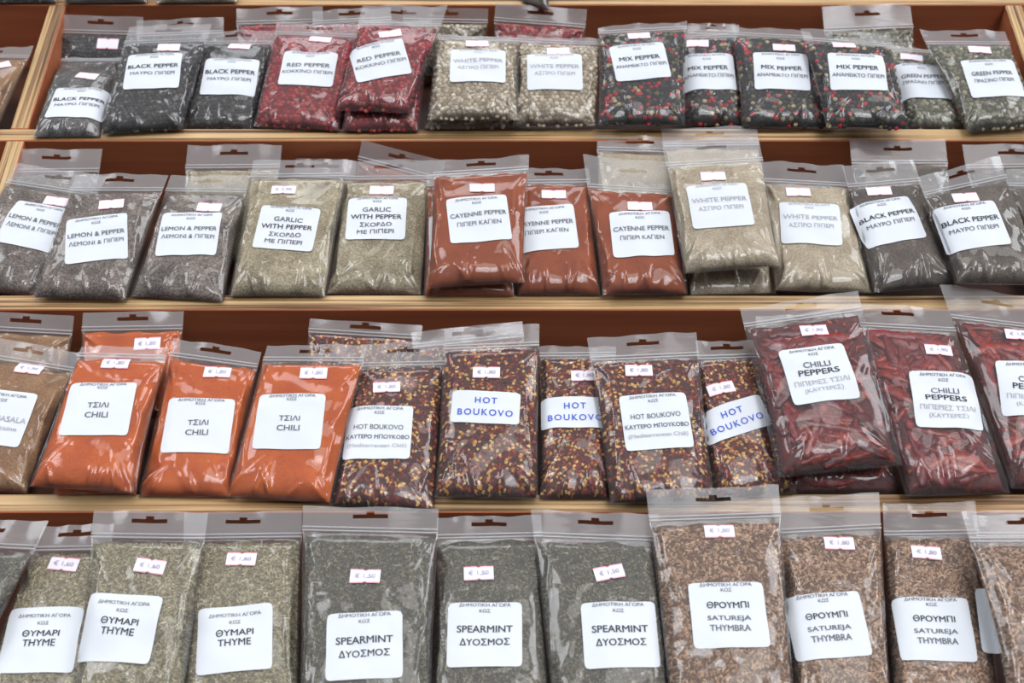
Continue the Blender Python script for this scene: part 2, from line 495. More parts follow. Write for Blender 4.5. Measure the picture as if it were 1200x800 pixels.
POWDER = {
    'chili': powder_material('chili_powder', lin(194, 94, 20), lin(178, 78, 14), lin(206, 110, 34), 900, 0.0003),
    'cayenne': powder_material('cayenne_powder', lin(152, 70, 18), lin(134, 58, 14), lin(166, 84, 30), 900, 0.0003),
    'lemon': powder_material('lemon_pepper_powder', lin(118, 106, 98), lin(70, 62, 58), lin(168, 156, 146), 620, 0.0010),
    'garlic': powder_material('garlic_pepper_powder', lin(160, 148, 122), lin(116, 106, 82), lin(198, 188, 164), 620, 0.0010),
    'white': powder_material('ground_white_pepper', lin(182, 169, 147), lin(152, 138, 116), lin(204, 193, 173), 700, 0.0008),
    'black': powder_material('ground_black_pepper', lin(100, 89, 80), lin(76, 66, 58), lin(126, 114, 104), 800, 0.0004),
    'coarse': powder_material('coarse_black_pepper', lin(98, 94, 92), lin(62, 59, 58), lin(138, 134, 130), 560, 0.0010),
    'masala': powder_material('masala_powder', lin(152, 114, 78), lin(126, 90, 58), lin(176, 140, 102), 700, 0.0006),
}

_ico = None


def ico():
    global _ico
    if _ico is None:
        import bmesh
        bm = bmesh.new(); bmesh.ops.create_icosphere(bm, subdivisions=2, radius=1)
        bm.verts.ensure_lookup_table()
        _ico = (np.array([v.co[:] for v in bm.verts]), np.array([[v.index for v in f.verts] for f in bm.faces]))
        bm.free()
    return _ico


OCT = (np.array([(1, 0, 0), (-1, 0, 0), (0, 1, 0), (0, -1, 0), (0, 0, 1), (0, 0, -1)], float),
       np.array([(0, 2, 4), (2, 1, 4), (1, 3, 4), (3, 0, 4), (2, 0, 5), (1, 2, 5), (3, 1, 5), (0, 3, 5)]))


class Bag:
    """one zip bag in its own frame: x across, y from the bottom edge to the top of the header, z out of the sheet (metres)"""

    def __init__(self, q, T, hv, seed, head_curl=0.0, full=1.0):
        self.rng = np.random.default_rng(seed)
        # q: TL, TR, BR, BL as rack (x, s, n) mm
        w = [rack(*p) for p in q]
        TL, TR, BR, BL = w
        P = (BL + BR) / 2; Q = (TL + TR) / 2
        y = Q - P; y /= np.linalg.norm(y)
        x = (BR - BL) + (TR - TL); x -= y * (x @ y); x /= np.linalg.norm(x)
        z = np.cross(x, y)
        self.mat = Matrix(((x[0], y[0], z[0], P[0]), (x[1], y[1], z[1], P[1]), (x[2], y[2], z[2], P[2]), (0, 0, 0, 1)))
        self.inv = np.array(self.mat.inverted())
        loc = [self.local(p)[:2] for p in w]
        self.TL, self.TR, self.BR, self.BL = loc
        self.T = T * 0.001; self.vz = 1 - hv; self.full = full
        self.L = np.linalg.norm(Q - P); self.Wd = (np.linalg.norm(TR - TL) + np.linalg.norm(BR - BL)) / 2
        r = self.rng
        self.bowl = r.uniform(0.0, 0.014); self.bowr = r.uniform(0.0, 0.014)
        self.seed = seed; self.curl = head_curl
        self.masks = []
        self.creases = []
        self.lump_seed = int(r.integers(1 << 30))
        self.mk_creases()

    def local(self, p):
        return (self.inv @ np.append(p, 1.0))[:3]

    def map(self, u, v):
        Lp = self.BL + (self.TL - self.BL) * v[..., None]
        Rp = self.BR + (self.TR - self.BR) * v[..., None]
        vv = np.clip(v / self.vz, 0, 1)
        b = np.sin(np.pi * vv ** 0.8)
        uu = u + (0.5 - u) * 2 * 0 
        p = Lp + (Rp - Lp) * uu[..., None]
        sh = b * self.Wd * (self.bowl * (1 - u) - self.bowr * u)
        p = p.copy(); p[..., 0] += sh
        return p

    def unmap(self, x, y):
        u = np.full_like(x, 0.5); v = np.full_like(x, 0.5)
        for _ in range(14):
            p = self.map(u, v)
            v = v + (y - p[..., 1]) / self.L
            u = u + (x - p[..., 0]) / self.Wd
        return u, v

    def mk_creases(self):
        r = self.rng; W_, L_ = self.Wd, self.L * self.vz
        cs = self.creases
        x0 = -W_ / 2

        def ac(p, q, w, a):
            cs.append((np.array(p), np.array(q), w, a))
        for side in (-1, 1):
            e = side * W_ / 2
            # folds running in from the bottom corners
            for _ in range(2):
                ac((e * 0.93, L_ * r.uniform(0.015, 0.05)), (e * r.uniform(0.25, 0.6), L_ * r.uniform(0.12, 0.36)), r.uniform(0.0012, 0.0024), r.uniform(0.0008, 0.0018) * r.choice([1, 1, -0.8]))
            # long folds beside the seams
            y = L_ * r.uniform(0.1, 0.2); xx = e * r.uniform(0.74, 0.9)
            while y < L_ * 0.85:
                y2 = y + L_ * r.uniform(0.15, 0.35); x2 = e * r.uniform(0.7, 0.93)
                if r.random() < 0.8:
                    ac((xx, y), (x2, y2), r.uniform(0.001, 0.002), r.uniform(0.0007, 0.0016))
                y, xx = y2, x2
            if r.random() < 0.55:                             # a long pinched fold beside the seam
                k = r.uniform(0.86, 0.92)
                ya, yb, yc = L_ * r.uniform(0.12, 0.3), L_ * r.uniform(0.45, 0.6), L_ * r.uniform(0.78, 0.92)
                xb = e * (k - r.uniform(0.02, 0.08))
                ac((xb, yb), (e * k, ya), 0.0019, 0.0016); ac((xb, yb), (e * (k + 0.03), yc), 0.0019, 0.0016)
            ac((e * 0.9, L_ * 0.94), (e * r.uniform(0.45, 0.7), L_ * r.uniform(0.72, 0.84)), 0.0018, r.uniform(0.0006, 0.0014))
        for _ in range(4):
            x = r.uniform(-0.35, 0.35) * W_
            ac((x, L_ * 0.02), (x + r.uniform(-0.14, 0.14) * W_, L_ * r.uniform(0.1, 0.3)), r.uniform(0.001, 0.002), r.uniform(0.0006, 0.0014))
        for _ in range(4):
            x = r.uniform(-0.4, 0.4) * W_; y = r.uniform(0.1, 0.9) * L_; a = r.uniform(0, 3.14); l = r.uniform(0.1, 0.25) * W_
            ac((x, y), (x + l * math.cos(a), y + l * math.sin(a)), r.uniform(0.001, 0.002), r.uniform(0.0004, 0.001))

    def crease(self, x, y):
        h = np.zeros_like(x)
        for p, q, w, a in self.creases:
            d = q - p; L2 = d @ d
            t = ((x - p[0]) * d[0] + (y - p[1]) * d[1]) / L2
            tc_ = np.clip(t, 0, 1)
            dist = np.hypot(x - (p[0] + tc_ * d[0]), y - (p[1] + tc_ * d[1]))
            fall = np.clip(1.05 - tc_ ** 2, 0, 1)
            h += 1.7 * a * np.exp(-(dist / w) ** 1.3) * fall
        r = np.random.default_rng(self.lump_seed + 3)
        n1 = wnoise(x, y, r, 2 * math.pi / 0.030, 5); n2 = wnoise(x, y, r, 2 * math.pi / 0.016, 5); n3 = wnoise(x, y, r, 2 * math.pi / 0.05, 4)
        h += 0.0011 * smooth(-0.3, 0.7, n3) * (0.35 - np.abs(n1)) + 0.0005 * smooth(-0.2, 0.8, n1) * (0.35 - np.abs(n2))
        for cx, cy, ang, hw, hh in self.masks:
            c, s_ = math.cos(ang), math.sin(ang)
            lx = np.abs((x - cx) * c + (y - cy) * s_) - hw; ly = np.abs(-(x - cx) * s_ + (y - cy) * c) - hh
            k = 0.08 + 0.92 * smooth(0.0, 0.005, np.maximum(lx, ly))
            h = h * k
        return h

    def shape(self, u, w):
        """pillow profile 0..1 over the filled part"""
        a = np.clip(np.abs(2 * u - 1), 0, 1)
        pu = np.clip(1 - a ** 4.4, 0, 1) ** 0.62
        b = np.clip(w / 0.15, 0, 1)
        bot = np.clip(1 - (1 - b) ** 2.4, 0, 1) ** 0.62
        top = 1 - 0.62 * smooth(0.62, 1.0, w)
        top = top * (1 - 0.9 * smooth(0.93, 1.0, w))
        return pu * bot * top

    def lumps(self, x, y):
        r = np.random.default_rng(self.lump_seed)
        return wnoise(x, y, r, 2 * math.pi / 0.035, 6)

    def film(self, u, v):
        p = self.map(u, v); x, y = p[..., 0], p[..., 1]
        w = np.clip(v / self.vz, 0, 1)
        s_ = self.shape(u, w)
        rim = 0.0011 * np.exp(-((np.minimum(u, 1 - u) - 0.012) / 0.009) ** 2)
        return s_ * self.T * (1 + 0.09 * self.lumps(x, y)) + self.crease(x, y) * smooth(0, 0.25, s_) + rim

    def content(self, u, v, m, gap):
        p = self.map(u, v); x, y = p[..., 0], p[..., 1]
        uc = 0.5 + (u - 0.5) / (1 - 2 * m)
        wc = np.clip((v / self.vz - 0.012) / (0.985 * self.full - 0.012), 0, 1)
        s_ = self.shape(uc, wc)
        return s_ * (self.T * (1 + 0.09 * self.lumps(x, y)) * 0.95 - gap) + 0.85 * self.crease(x, y) * smooth(0, 0.3, s_)

    def vtop(self, u):
        return self.vz * 0.985 * self.full


def sheet(bag, parent):
    """the pouch film, front and back"""
    nu, nv = 60, 84
    u, v = np.meshgrid(np.linspace(0, 1, nu), np.linspace(0, bag.vz, nv))
    p = bag.map(u, v); h = bag.film(u, v)
    V = np.concatenate([np.concatenate([p, h[..., None]], -1).reshape(-1, 3)])
    F = [grid_faces(nu, nv)]
    mu, mv = 20, 28
    u, v = np.meshgrid(np.linspace(0, 1, mu), np.linspace(0, bag.vz, mv))
    p = bag.map(u, v); h = -0.72 * bag.T * bag.shape(u, v / bag.vz) - 0.0003
    V2 = np.concatenate([p, h[..., None]], -1).reshape(-1, 3)
    F.append(grid_faces(mu, mv, len(V)))
    return mesh_np('film_pouch', np.concatenate([V, V2]), F, [FILM], parent)


def header(bag, parent):
    """milky strip above the zip, with a euro slot punched through it"""
    L0 = (1 - bag.vz) * bag.L; Wd = np.linalg.norm(bag.TR - bag.TL)
    if L0 < 0.004:
        return
    slot = L0 > 0.011
    us = list(np.linspace(0, 1, 29))
    vs = list(np.linspace(0, 1, 7))
    hu = 0.0125 / Wd; bu = 0.0028 / Wd
    yc = 0.62 if L0 > 0.016 else 0.6
    hv_ = 0.0015 / L0; bv_ = 0.0022 / L0
    if slot:
        us = sorted([a for a in us if min(abs(a - k) for k in (0.5 - hu, 0.5 + hu, 0.5 - bu, 0.5 + bu)) > 0.006] + [0.5 - hu, 0.5 + hu, 0.5 - bu, 0.5 + bu, 0.5 - hu + 0.0012 / Wd, 0.5 + hu - 0.0012 / Wd])
        vs = sorted([a for a in vs if min(abs(a - k) for k in (yc - hv_, yc + hv_, yc + hv_ + bv_)) > 0.03] + [yc - hv_, yc + hv_, yc + hv_ + bv_])
    us = np.array(us); vs = np.array(vs)
    U, Vv = np.meshgrid(us, vs)
    vv = bag.vz + Vv * (1 - bag.vz)
    p = bag.map(U, vv)
    r = np.random.default_rng(bag.seed + 5)
    z = 0.0011 * np.sin(U * r.uniform(4, 9) + r.uniform(0, 6)) * Vv + 0.0007 * np.sin(U * r.uniform(12, 22) + r.uniform(0, 6)) * Vv + bag.curl * Vv ** 2 * L0
    V = np.concatenate([p, z[..., None]], -1).reshape(-1, 3)
    F = grid_faces(len(us), len(vs))
    if slot:
        uc = np.add.outer(vs[:-1] * 0, (us[:-1] + us[1:]) / 2).ravel(); vc = np.add.outer((vs[:-1] + vs[1:]) / 2, us[:-1] * 0).ravel()
        hole = ((np.abs(uc - 0.5) < hu) & (np.abs(vc - yc) < hv_)) | ((np.abs(uc - 0.5) < bu) & (vc > yc) & (vc < yc + hv_ + bv_))
        F = F[~hole]
    mesh_np('header_strip', V, [F], [HEADER], parent)


def zip_seal(bag, parent):
    """two ribs of the press-seal, across the bag"""
    nu = 24; prof = [(-0.0007, 0.0), (-0.0004, 0.0009), (0.0004, 0.0009), (0.0007, 0.0)]
    V = []; F = []
    r = np.random.default_rng(bag.seed + 9)
    for y0 in (0.0, 0.0026):
        off = len(V) * nu if False else sum(len(a) for a in V)
        u = np.linspace(0, 1, nu)
        rows = []
        for dy, dz in prof:
            p = bag.map(u, np.full(nu, bag.vz + (y0 + dy) / bag.L))
            z = np.full(nu, dz + 0.0004)
            rows.append(np.concatenate([p, z[:, None]], -1))
        V.append(np.concatenate(rows)); F.append(grid_faces(nu, 4, off))
    mesh_np('zip_seal', np.concatenate(V), F, [ZIP], parent)


def scatter(bag, n, prim, size, palette, weights, m, gap, rng, sink=0.3, tilt=0.4, clump=None, flat=False):
    """n small pieces over the front of the filling; size: three (low, high) half sizes in mm"""
    if clump is not None:                                     # packed on a jittered lattice, spacing in m
        dx = clump / bag.Wd; dy = clump * 0.87 / bag.L
        uu, vv = np.meshgrid(np.arange(m + dx * 0.3, 1 - m, dx), np.arange(0.012, bag.vtop(0) - 0.004, dy))
        uu = uu + (np.arange(uu.shape[0]) % 2)[:, None] * dx / 2
        u = uu.ravel() + rng.normal(0, dx * 0.13, uu.size); v = vv.ravel() + rng.normal(0, dy * 0.13, vv.size)
    else:
        u = rng.uniform(m, 1 - m, n); v = rng.uniform(0.012, bag.vtop(0) * 0.995, n)
    k = (u > m) & (u < 1 - m)
    u = u[k]; v = v[k]
    hc = bag.content(u, v, m, gap)
    k = hc > bag.T * 0.08
    u = u[k]; v = v[k]; n = len(u)
    PV, PF = prim
    sz = np.stack([rng.uniform(a, b, n) for a, b in size], 1) * 0.001
    yaw = rng.uniform(0, 2 * math.pi, n); ti = rng.normal(0, tilt, n); ro = rng.normal(0, tilt, n)
    loc = PV[None] * sz[:, None, :]
    cx, sx = np.cos(ti)[:, None], np.sin(ti)[:, None]
    x, y, z = loc[..., 0], loc[..., 1], loc[..., 2]
    x, z = x * cx + z * sx, -x * sx + z * cx
    cr, sr = np.cos(ro)[:, None], np.sin(ro)[:, None]
    y, z = y * cr - z * sr, y * sr + z * cr
    cy, sy = np.cos(yaw)[:, None], np.sin(yaw)[:, None]
    x, y = x * cy - y * sy, x * sy + y * cy
    if len(PV) > 6:                                           # round corns keep their shape
        p = bag.map(u, v); hc = bag.content(u, v, m, gap)
        V = np.stack([p[:, 0, None] + x, p[:, 1, None] + y, hc[:, None] + z - sink * sz[:, None, 2]], -1).reshape(-1, 3)
        F = (PF[None] + (np.arange(n) * len(PV))[:, None, None]).reshape(-1, 3)
        ci = rng.choice(len(palette), n, p=weights)
        return V, F, np.repeat(palette[ci] * rng.uniform(0.8, 1.2, (n, 1)), len(PV), 0)
    up = np.clip(u[:, None] + x / bag.Wd, m * 0.6, 1 - m * 0.6); vp = np.clip(v[:, None] + y / bag.L, 0.006, bag.vtop(0))
    h = bag.content(up, vp, m, gap)
    p = bag.map(up, vp)
    zz = h + z - sink * sz[:, None, 2]
    V = np.stack([p[..., 0], p[..., 1], zz], -1).reshape(-1, 3)
    F = (PF[None] + (np.arange(n) * len(PV))[:, None, None]).reshape(-1, 3)
    ci = rng.choice(len(palette), n, p=weights)
    col = palette[ci] * rng.uniform(0.8, 1.2, (n, 1))
    return V, F, np.repeat(col, len(PV), 0)


def filling(bag, kind, parent):
    rng = np.random.default_rng(bag.seed + 77)
    nu, nv = 56, 78
    spec = FILL[kind]
    m, gap = spec['margin'], spec['gap']
    u, vt = np.meshgrid(np.linspace(m, 1 - m, nu), np.linspace(0, 1, nv))
    v = 0.008 + vt * (bag.vtop(0) - 0.008)
    v = v - smooth(0.6, 1.0, vt) * 0.014 * (1 + wnoise(u, u * 0, rng, 18, 4))
    p = bag.map(u, v); h = bag.content(u, v, m, gap)
    V = np.concatenate([p, h[..., None]], -1).reshape(-1, 3)
    F = [grid_faces(nu, nv)]
    mu, mv = 18, 24
    u, vt = np.meshgrid(np.linspace(m, 1 - m, mu), np.linspace(0, 1, mv))
    v = 0.008 + vt * (bag.vtop(0) * 0.985 - 0.008)
    p = bag.map(u, v); h = -0.68 * (bag.T - gap) * bag.shape(0.5 + (u - 0.5) / (1 - 2 * m), np.clip((v / bag.vz - 0.012) / (0.985 * bag.full), 0, 1))
    V2 = np.concatenate([p, h[..., None]], -1).reshape(-1, 3)
    F.append(grid_faces(mu, mv, len(V))[:, ::-1])
    V = np.concatenate([V, V2])
    if 'powder' in spec:
        return mesh_np('spice_powder', V, F, [POWDER[spec['powder']]], parent)
    cols = np.tile(np.array(lin(*spec['base'])[:3]), (len(V), 1))
    sm = [True] * sum(len(f) for f in F)
    for prim, n, size, pname, wts, sink, tilt, clump in spec['bits']:
        P = PAL[pname]
        wt = np.ones(len(P)) / len(P) if wts is None else np.array(wts) / sum(wts)
        pv, pf, pc = scatter(bag, n, ico() if prim == 'ico' else OCT, size, P, wt, m, gap, rng, sink, tilt, clump)
        F.append(pf + len(V)); V = np.concatenate([V, pv]); cols = np.concatenate([cols, pc])
        sm += [prim == 'ico'] * len(pf)
    o = mesh_np(spec['name'], V, F, [GRAINSHINY if spec['bits'][0][0] == 'ico' else GRAIN], parent, cols, smooth_shade=np.array(sm))
    o['kind'] = 'stuff'
    if kind == 'chilli peppers':
        pods(bag, parent, rng, m, gap)
    return o


def pods(bag, parent, rng, m, gap):
    """whole dried chillies, pressed flat and wrinkled, each one a mesh"""
    count = 0
    for trial in range(1400):
        if count >= 96:
            break
        L = rng.uniform(0.030, 0.052); R = rng.uniform(0.0036, 0.0058)
        u0, v0 = rng.uniform(m + 0.08, 1 - m - 0.08), rng.uniform(0.05, bag.vtop(0) * 0.95)
        a = rng.normal(0.1, 0.55) + (0 if rng.random() < 0.75 else 1.3)
        bend = rng.uniform(-0.9, 0.9)
        nr, ns = 22, 12
        t = np.linspace(0, 1, nr)
        ang = a + bend * (t - 0.5)
        dx = np.cumsum(np.cos(ang)) * L / nr; dy = np.cumsum(np.sin(ang)) * L / nr
        dx -= dx.mean(); dy -= dy.mean()
        uu = u0 + dx / bag.Wd; vv = v0 + dy / bag.L
        if uu.min() < m + 0.02 or uu.max() > 1 - m - 0.02 or vv.min() < 0.02 or vv.max() > bag.vtop(0) * 0.985:
            continue
        depth = -rng.uniform(0.0, 0.55) * R if count > 40 else rng.uniform(0.0, 0.4) * R
        hc = bag.content(uu, vv, m, gap).mean() * 0.45 + bag.content(uu, vv, m, gap) * 0.55
        p = bag.map(uu, vv)
        rad = R * np.clip(np.sin(np.pi * (0.1 + 0.86 * t)) ** 0.6 * (1.08 - 0.5 * t), 0.06, 1.2)
        th = np.linspace(0, 2 * math.pi, ns, endpoint=False)
        nx, ny = -np.sin(ang), np.cos(ang)
        ph = rng.uniform(0, 6.28, 4)
        wr = 1 + 0.20 * np.sin(3 * th[None] + ph[0] + 5 * t[:, None]) + 0.15 * np.sin(5 * th[None] + ph[1] - 11 * t[:, None]) + 0.12 * np.sin(27 * t[:, None] + ph[2] + 2 * th[None])
        rr = rad[:, None] * wr
        V = np.stack([p[:, 0, None] + nx[:, None] * np.cos(th) * rr, p[:, 1, None] + ny[:, None] * np.cos(th) * rr,
                      (hc - depth)[:, None] + np.sin(th) * rr * 0.62], -1).reshape(-1, 3)
        top = (bag.film(uu, vv) - 0.0003)[:, None] - 0.0006 * np.abs(np.cos(th))
        V[:, 2] = np.minimum(V[:, 2], top.ravel())         # the film presses the pods flat
        F = []
        for i in range(nr - 1):
            for j in range(ns):
                F.append((i * ns + j, i * ns + (j + 1) % ns, (i + 1) * ns + (j + 1) % ns, (i + 1) * ns + j))
        V = np.concatenate([V, [V[:ns].mean(0)], [V[-ns:].mean(0)]])
        k = len(V)
        F3 = [(k - 2, (j + 1) % ns, j) for j in range(ns)] + [(k - 1, (nr - 1) * ns + j, (nr - 1) * ns + (j + 1) % ns) for j in range(ns)]
        base = np.array(lin(*[(144, 44, 38), (124, 36, 36), (160, 58, 44), (102, 32, 34), (134, 36, 42), (178, 92, 54)][rng.choice(6, p=[.24, .24, .18, .16, .14, .04])])[:3])
        cols = np.tile(base, (k, 1)) * (1 + 0.18 * np.sin(7 * np.arange(k) * 0.13 + ph[3]))[:, None]
        mesh_np('chilli_pod', V, [np.array(F), np.array(F3)], [CHILLI], parent, cols)
        count += 1


_c = dict
FILL = {
    'chili': _c(powder='chili', margin=0.018, gap=0.0004), 'cayenne': _c(powder='cayenne', margin=0.018, gap=0.0004),
    'lemon': _c(powder='lemon', margin=0.02, gap=0.0004), 'garlic': _c(powder='garlic', margin=0.02, gap=0.0004),
    'white ground': _c(powder='white', margin=0.02, gap=0.0004), 'black ground': _c(powder='black', margin=0.02, gap=0.0004),
    'black coarse': _c(powder='coarse', margin=0.02, gap=0.0004), 'masala': _c(powder='masala', margin=0.02, gap=0.0004),
}
corn = lambda p, base, w=None, r=2.3: _c(name='peppercorns', margin=0.025, gap=0.0014, base=base,
                                         bits=[('ico', 0, [(r * .88, r * 1.1)] * 3, p, w, 0.45, 0, r * 1.9e-3)])
FILL['black corn'] = corn('black', (44, 42, 42), None, 2.1)
FILL['red corn'] = corn('red', (120, 36, 42))
FILL['white corn'] = corn('white', (140, 124, 100))
FILL['mix corn'] = corn('mix', (40, 36, 36), [4, 4, 3, 4, 4, 2.4, 1.6, 2.2, 2], 2.45)
FILL['green corn'] = corn('green', (92, 90, 76), None, 2.5)
FILL['boukovo'] = _c(name='chilli_flakes', margin=0.022, gap=0.0014, base=(70, 24, 24), bits=[
    ('oct', 2600, [(1.3, 3.0), (0.9, 1.8), (0.25, 0.5)], 'boukovo', [4, 4, 4, 2.6, 3, 3.4, 1.0], 0.0, 0.35, None),
    ('oct', 360, [(1.3, 2.1), (1.1, 1.6), (0.5, 0.8)], 'seed', None, -0.6, 0.25, None)])
FILL['thyme'] = _c(name='thyme_leaves', margin=0.02, gap=0.0012, base=(122, 116, 96), bits=[
    ('oct', 6500, [(1.6, 3.4), (0.4, 0.75), (0.3, 0.6)], 'thyme', None, 0.0, 0.3, None)])
FILL['spearmint'] = _c(name='spearmint_leaves', margin=0.02, gap=0.0012, base=(92, 89, 80), bits=[
    ('oct', 7000, [(0.8, 2.2), (0.5, 0.9), (0.25, 0.6)], 'spearmint', None, 0.0, 0.35, None),
    ('oct', 60, [(3, 6), (0.35, 0.6), (0.3, 0.5)], 'thyme', None, -0.5, 0.1, None)])
FILL['thymbra'] = _c(name='thymbra_leaves', margin=0.02, gap=0.0014, base=(112, 88, 72), bits=[
    ('oct', 4600, [(1.7, 3.3), (0.7, 1.25), (0.4, 0.8)], 'thymbra', None, 0.0, 0.35, None)])
FILL['chilli peppers'] = _c(name='chilli_fragments', margin=0.05, gap=0.0065, base=(92, 26, 30), bits=[
    ('oct', 500, [(2.5, 6), (1.2, 3), (0.4, 0.9)], 'boukovo', [4, 4, 4, 2, 3, 3, 0.3], 0.3, 0.4, None)])
CATKIND = {'chilli peppers': 'dried chilli peppers'}


def sticker(bag, parent, name, cx, cy, ang, w, h, lines, paper, notch=False, z0=0.0006):
    """a paper sticker that follows the bag, its print lying on it"""
    ca, sa = math.cos(ang), math.sin(ang)
    nu, nv = (17, 15) if not notch else (13, 9)
    gx = np.linspace(-w / 2, w / 2, nu); gy = np.linspace(-h / 2, h / 2, nv) if not notch else np.concatenate([[-h / 2], np.linspace(-h / 2 + 0.0008, h / 2 - 0.0008, nv - 2), [h / 2]])
    X, Y = np.meshgrid(gx, gy)
    if not notch:
        r = 0.0008
        for j in (0, -1):
            for i in (0, -1):
                X[j, i] -= np.sign(X[j, i]) * r; Y[j, i] -= np.sign(Y[j, i]) * r
    else:
        Y[0:2, nu // 2] += h * 0.09; Y[-2:, nu // 2] -= h * 0.09

    def place(X, Y, dz):
        x = cx + X * ca - Y * sa; y = cy + X * sa + Y * ca
        u, v = bag.unmap(x, y)
        return np.stack([x, y, bag.film(u, v) + dz], -1)
    V = place(X, Y, z0).reshape(-1, 3)
    V2 = V - np.array([0, 0, 0.0003])
    F = grid_faces(nu, nv); k = len(V)
    ring = list(range(nu)) + [j * nu + nu - 1 for j in range(1, nv)] + [(nv - 1) * nu + i for i in range(nu - 2, -1, -1)] + [j * nu for j in range(nv - 2, 0, -1)]
    side = 2 * k + np.array([(a, a + k, b + k, b) for a, b in zip(ring, ring[1:] + ring[:1])])
    mats = [paper]; mi = np.zeros(2 * len(F) + len(side), dtype=np.int32)
    if notch:
        mats = [paper, REDLINE]
        row = np.repeat(np.arange(nv - 1), nu - 1)
        mi[:len(F)][(row == 0) | (row == nv - 2)] = 1
        red = np.array(mi[:len(F)])
    o = mesh_np(name, np.concatenate([V, V2, V, V2]), [F, F[:, ::-1] + k, side], mats, parent, mat_idx=mi)
    TV, TF, TI = [], [], []
    off = 0
    for body, lw, lh, ly, ink, bold in lines:
        v, f = text_mesh(body, bold)
        lx = 0.0
        if body in ('MASALA', 'cuisine'):
            lx = 11.0 if body == 'MASALA' else 10.0
        q = place((v[:, 0] * lw + lx) * 0.001, (v[:, 1] * lh + ly) * 0.001, z0 + 0.00042)
        TV.append(q); TF.append(f + off); TI.append(np.full(len(f), ink)); off += len(q)
    if TV:
        mesh_np('lettering', np.concatenate(TV), [np.concatenate(TF)], INKS, o, mat_idx=np.concatenate(TI), smooth_shade=False)
    return o


# how high each bag rides on its neighbours (mm)
LIFTS = {
    'black pepper bag with crumpled film, second label from the left in the top row': 12.1,
    'red pepper bag on the left of the two labelled red pepper bags': 3.4,
    'red peppercorn bag lying underneath the right labelled red pepper bag': 11.1,
    'red pepper bag with tilted label, lying on top of another bag': 29.2,
    'white peppercorn bag lying underneath the left white pepper bag': 11.3,
    'white pepper bag on the left of the two with faded labels, top row': 28.2,
    'white pepper bag on the right of the two with faded labels, top row': 14.8,
    'mix pepper bag leftmost of the four mix pepper bags': 21.4,
    'mix pepper bag third from the left of the four mix pepper bags': 12.5,
    'mix pepper bag rightmost of the four mix pepper bags': 28.8,
    'green pepper bag beside the right divider, top row': 14.9,
    'lemon and pepper bag in the middle of the three, label tilted up': 13.5,
    'lemon and pepper bag on the right of the three, next to garlic': 3.0,
    'garlic with pepper bag on the left of the two': 6.0,
    'cayenne pepper bag lying underneath the leftmost cayenne bag': 3.0,
    'cayenne pepper bag in the middle of the three labelled ones': 7.9,
    'cayenne pepper bag leftmost of the three labelled ones, on top of another': 27.4,
    'cayenne pepper bag rightmost of the three, with a wide clear header': 16.4,
    'ground white pepper bag lying beside the stacked pair of white pepper bags': 6.4,
    'ground white pepper bag on top of the stacked pair, second row': 34.9,
    'ground black pepper bag on the left of the two labelled ones': 17.4,
    'ground black pepper bag on the right of the two, header tilted up': 33.8,
    'orange chili bag lying underneath the leftmost chili bag': 8.3,
    'orange chili bag leftmost of the three labelled chili bags': 27.7,
    'orange chili bag in the middle of the three labelled chili bags': 5.9,
    'orange chili bag on the right of the three labelled chili bags': 15.5,
    'chilli flake bag with blue lettered label leftmost of the three blue ones': 16.7,
    'chilli flake bag with tilted blue lettered label beside the dried peppers': 10.8,
    'chilli flake bag with white label between two blue labelled bags': 19.3,
    'dried chilli pepper bag leftmost of the three, label tilted up': 30.9,
    'dried chilli pepper bag cut off by the right edge': 12.1,
    'dried chilli pepper bag in the middle of the three': 16.2,
    'dark herb bag cut off by the left edge, bottom row': 23.6,
    'thyme bag in the middle of the three thyme bags': 22.0,
    'thyme bag on the right of the three, next to spearmint': 1.0,
    'spearmint bag leftmost of the three, next to thyme': 18.2,
    'spearmint bag on the right of the three, price sticker tilted': 13.3,
    'thymbra savory bag second from the left of the thymbra bags': 13.3,
    'thymbra savory bag leftmost of the thymbra bags, next to spearmint': 24.3,
    'thymbra savory bag lying under the one cut off by the right edge': 17.6,
    'thymbra savory bag cut off by the right edge, bottom row': 37.0,
    'red peppercorn bag standing behind the right white pepper bag': -5.0,
    'red peppercorn bag with slotted header showing between the two labelled red pepper bags': -0.5,
    'red peppercorn bag with only its header seen, above the left red pepper bag': -3.2,
    'garlic pepper bag whose header shows between the two garlic bags': -18.0,
    'chilli flake bag standing behind, over the right chili powder bag': -2.5,
}
_seed = [100]
ROWNAME = {0: 'upper tray', 1: 'top row', 2: 'second row', 3: 'third row', 4: 'bottom row'}


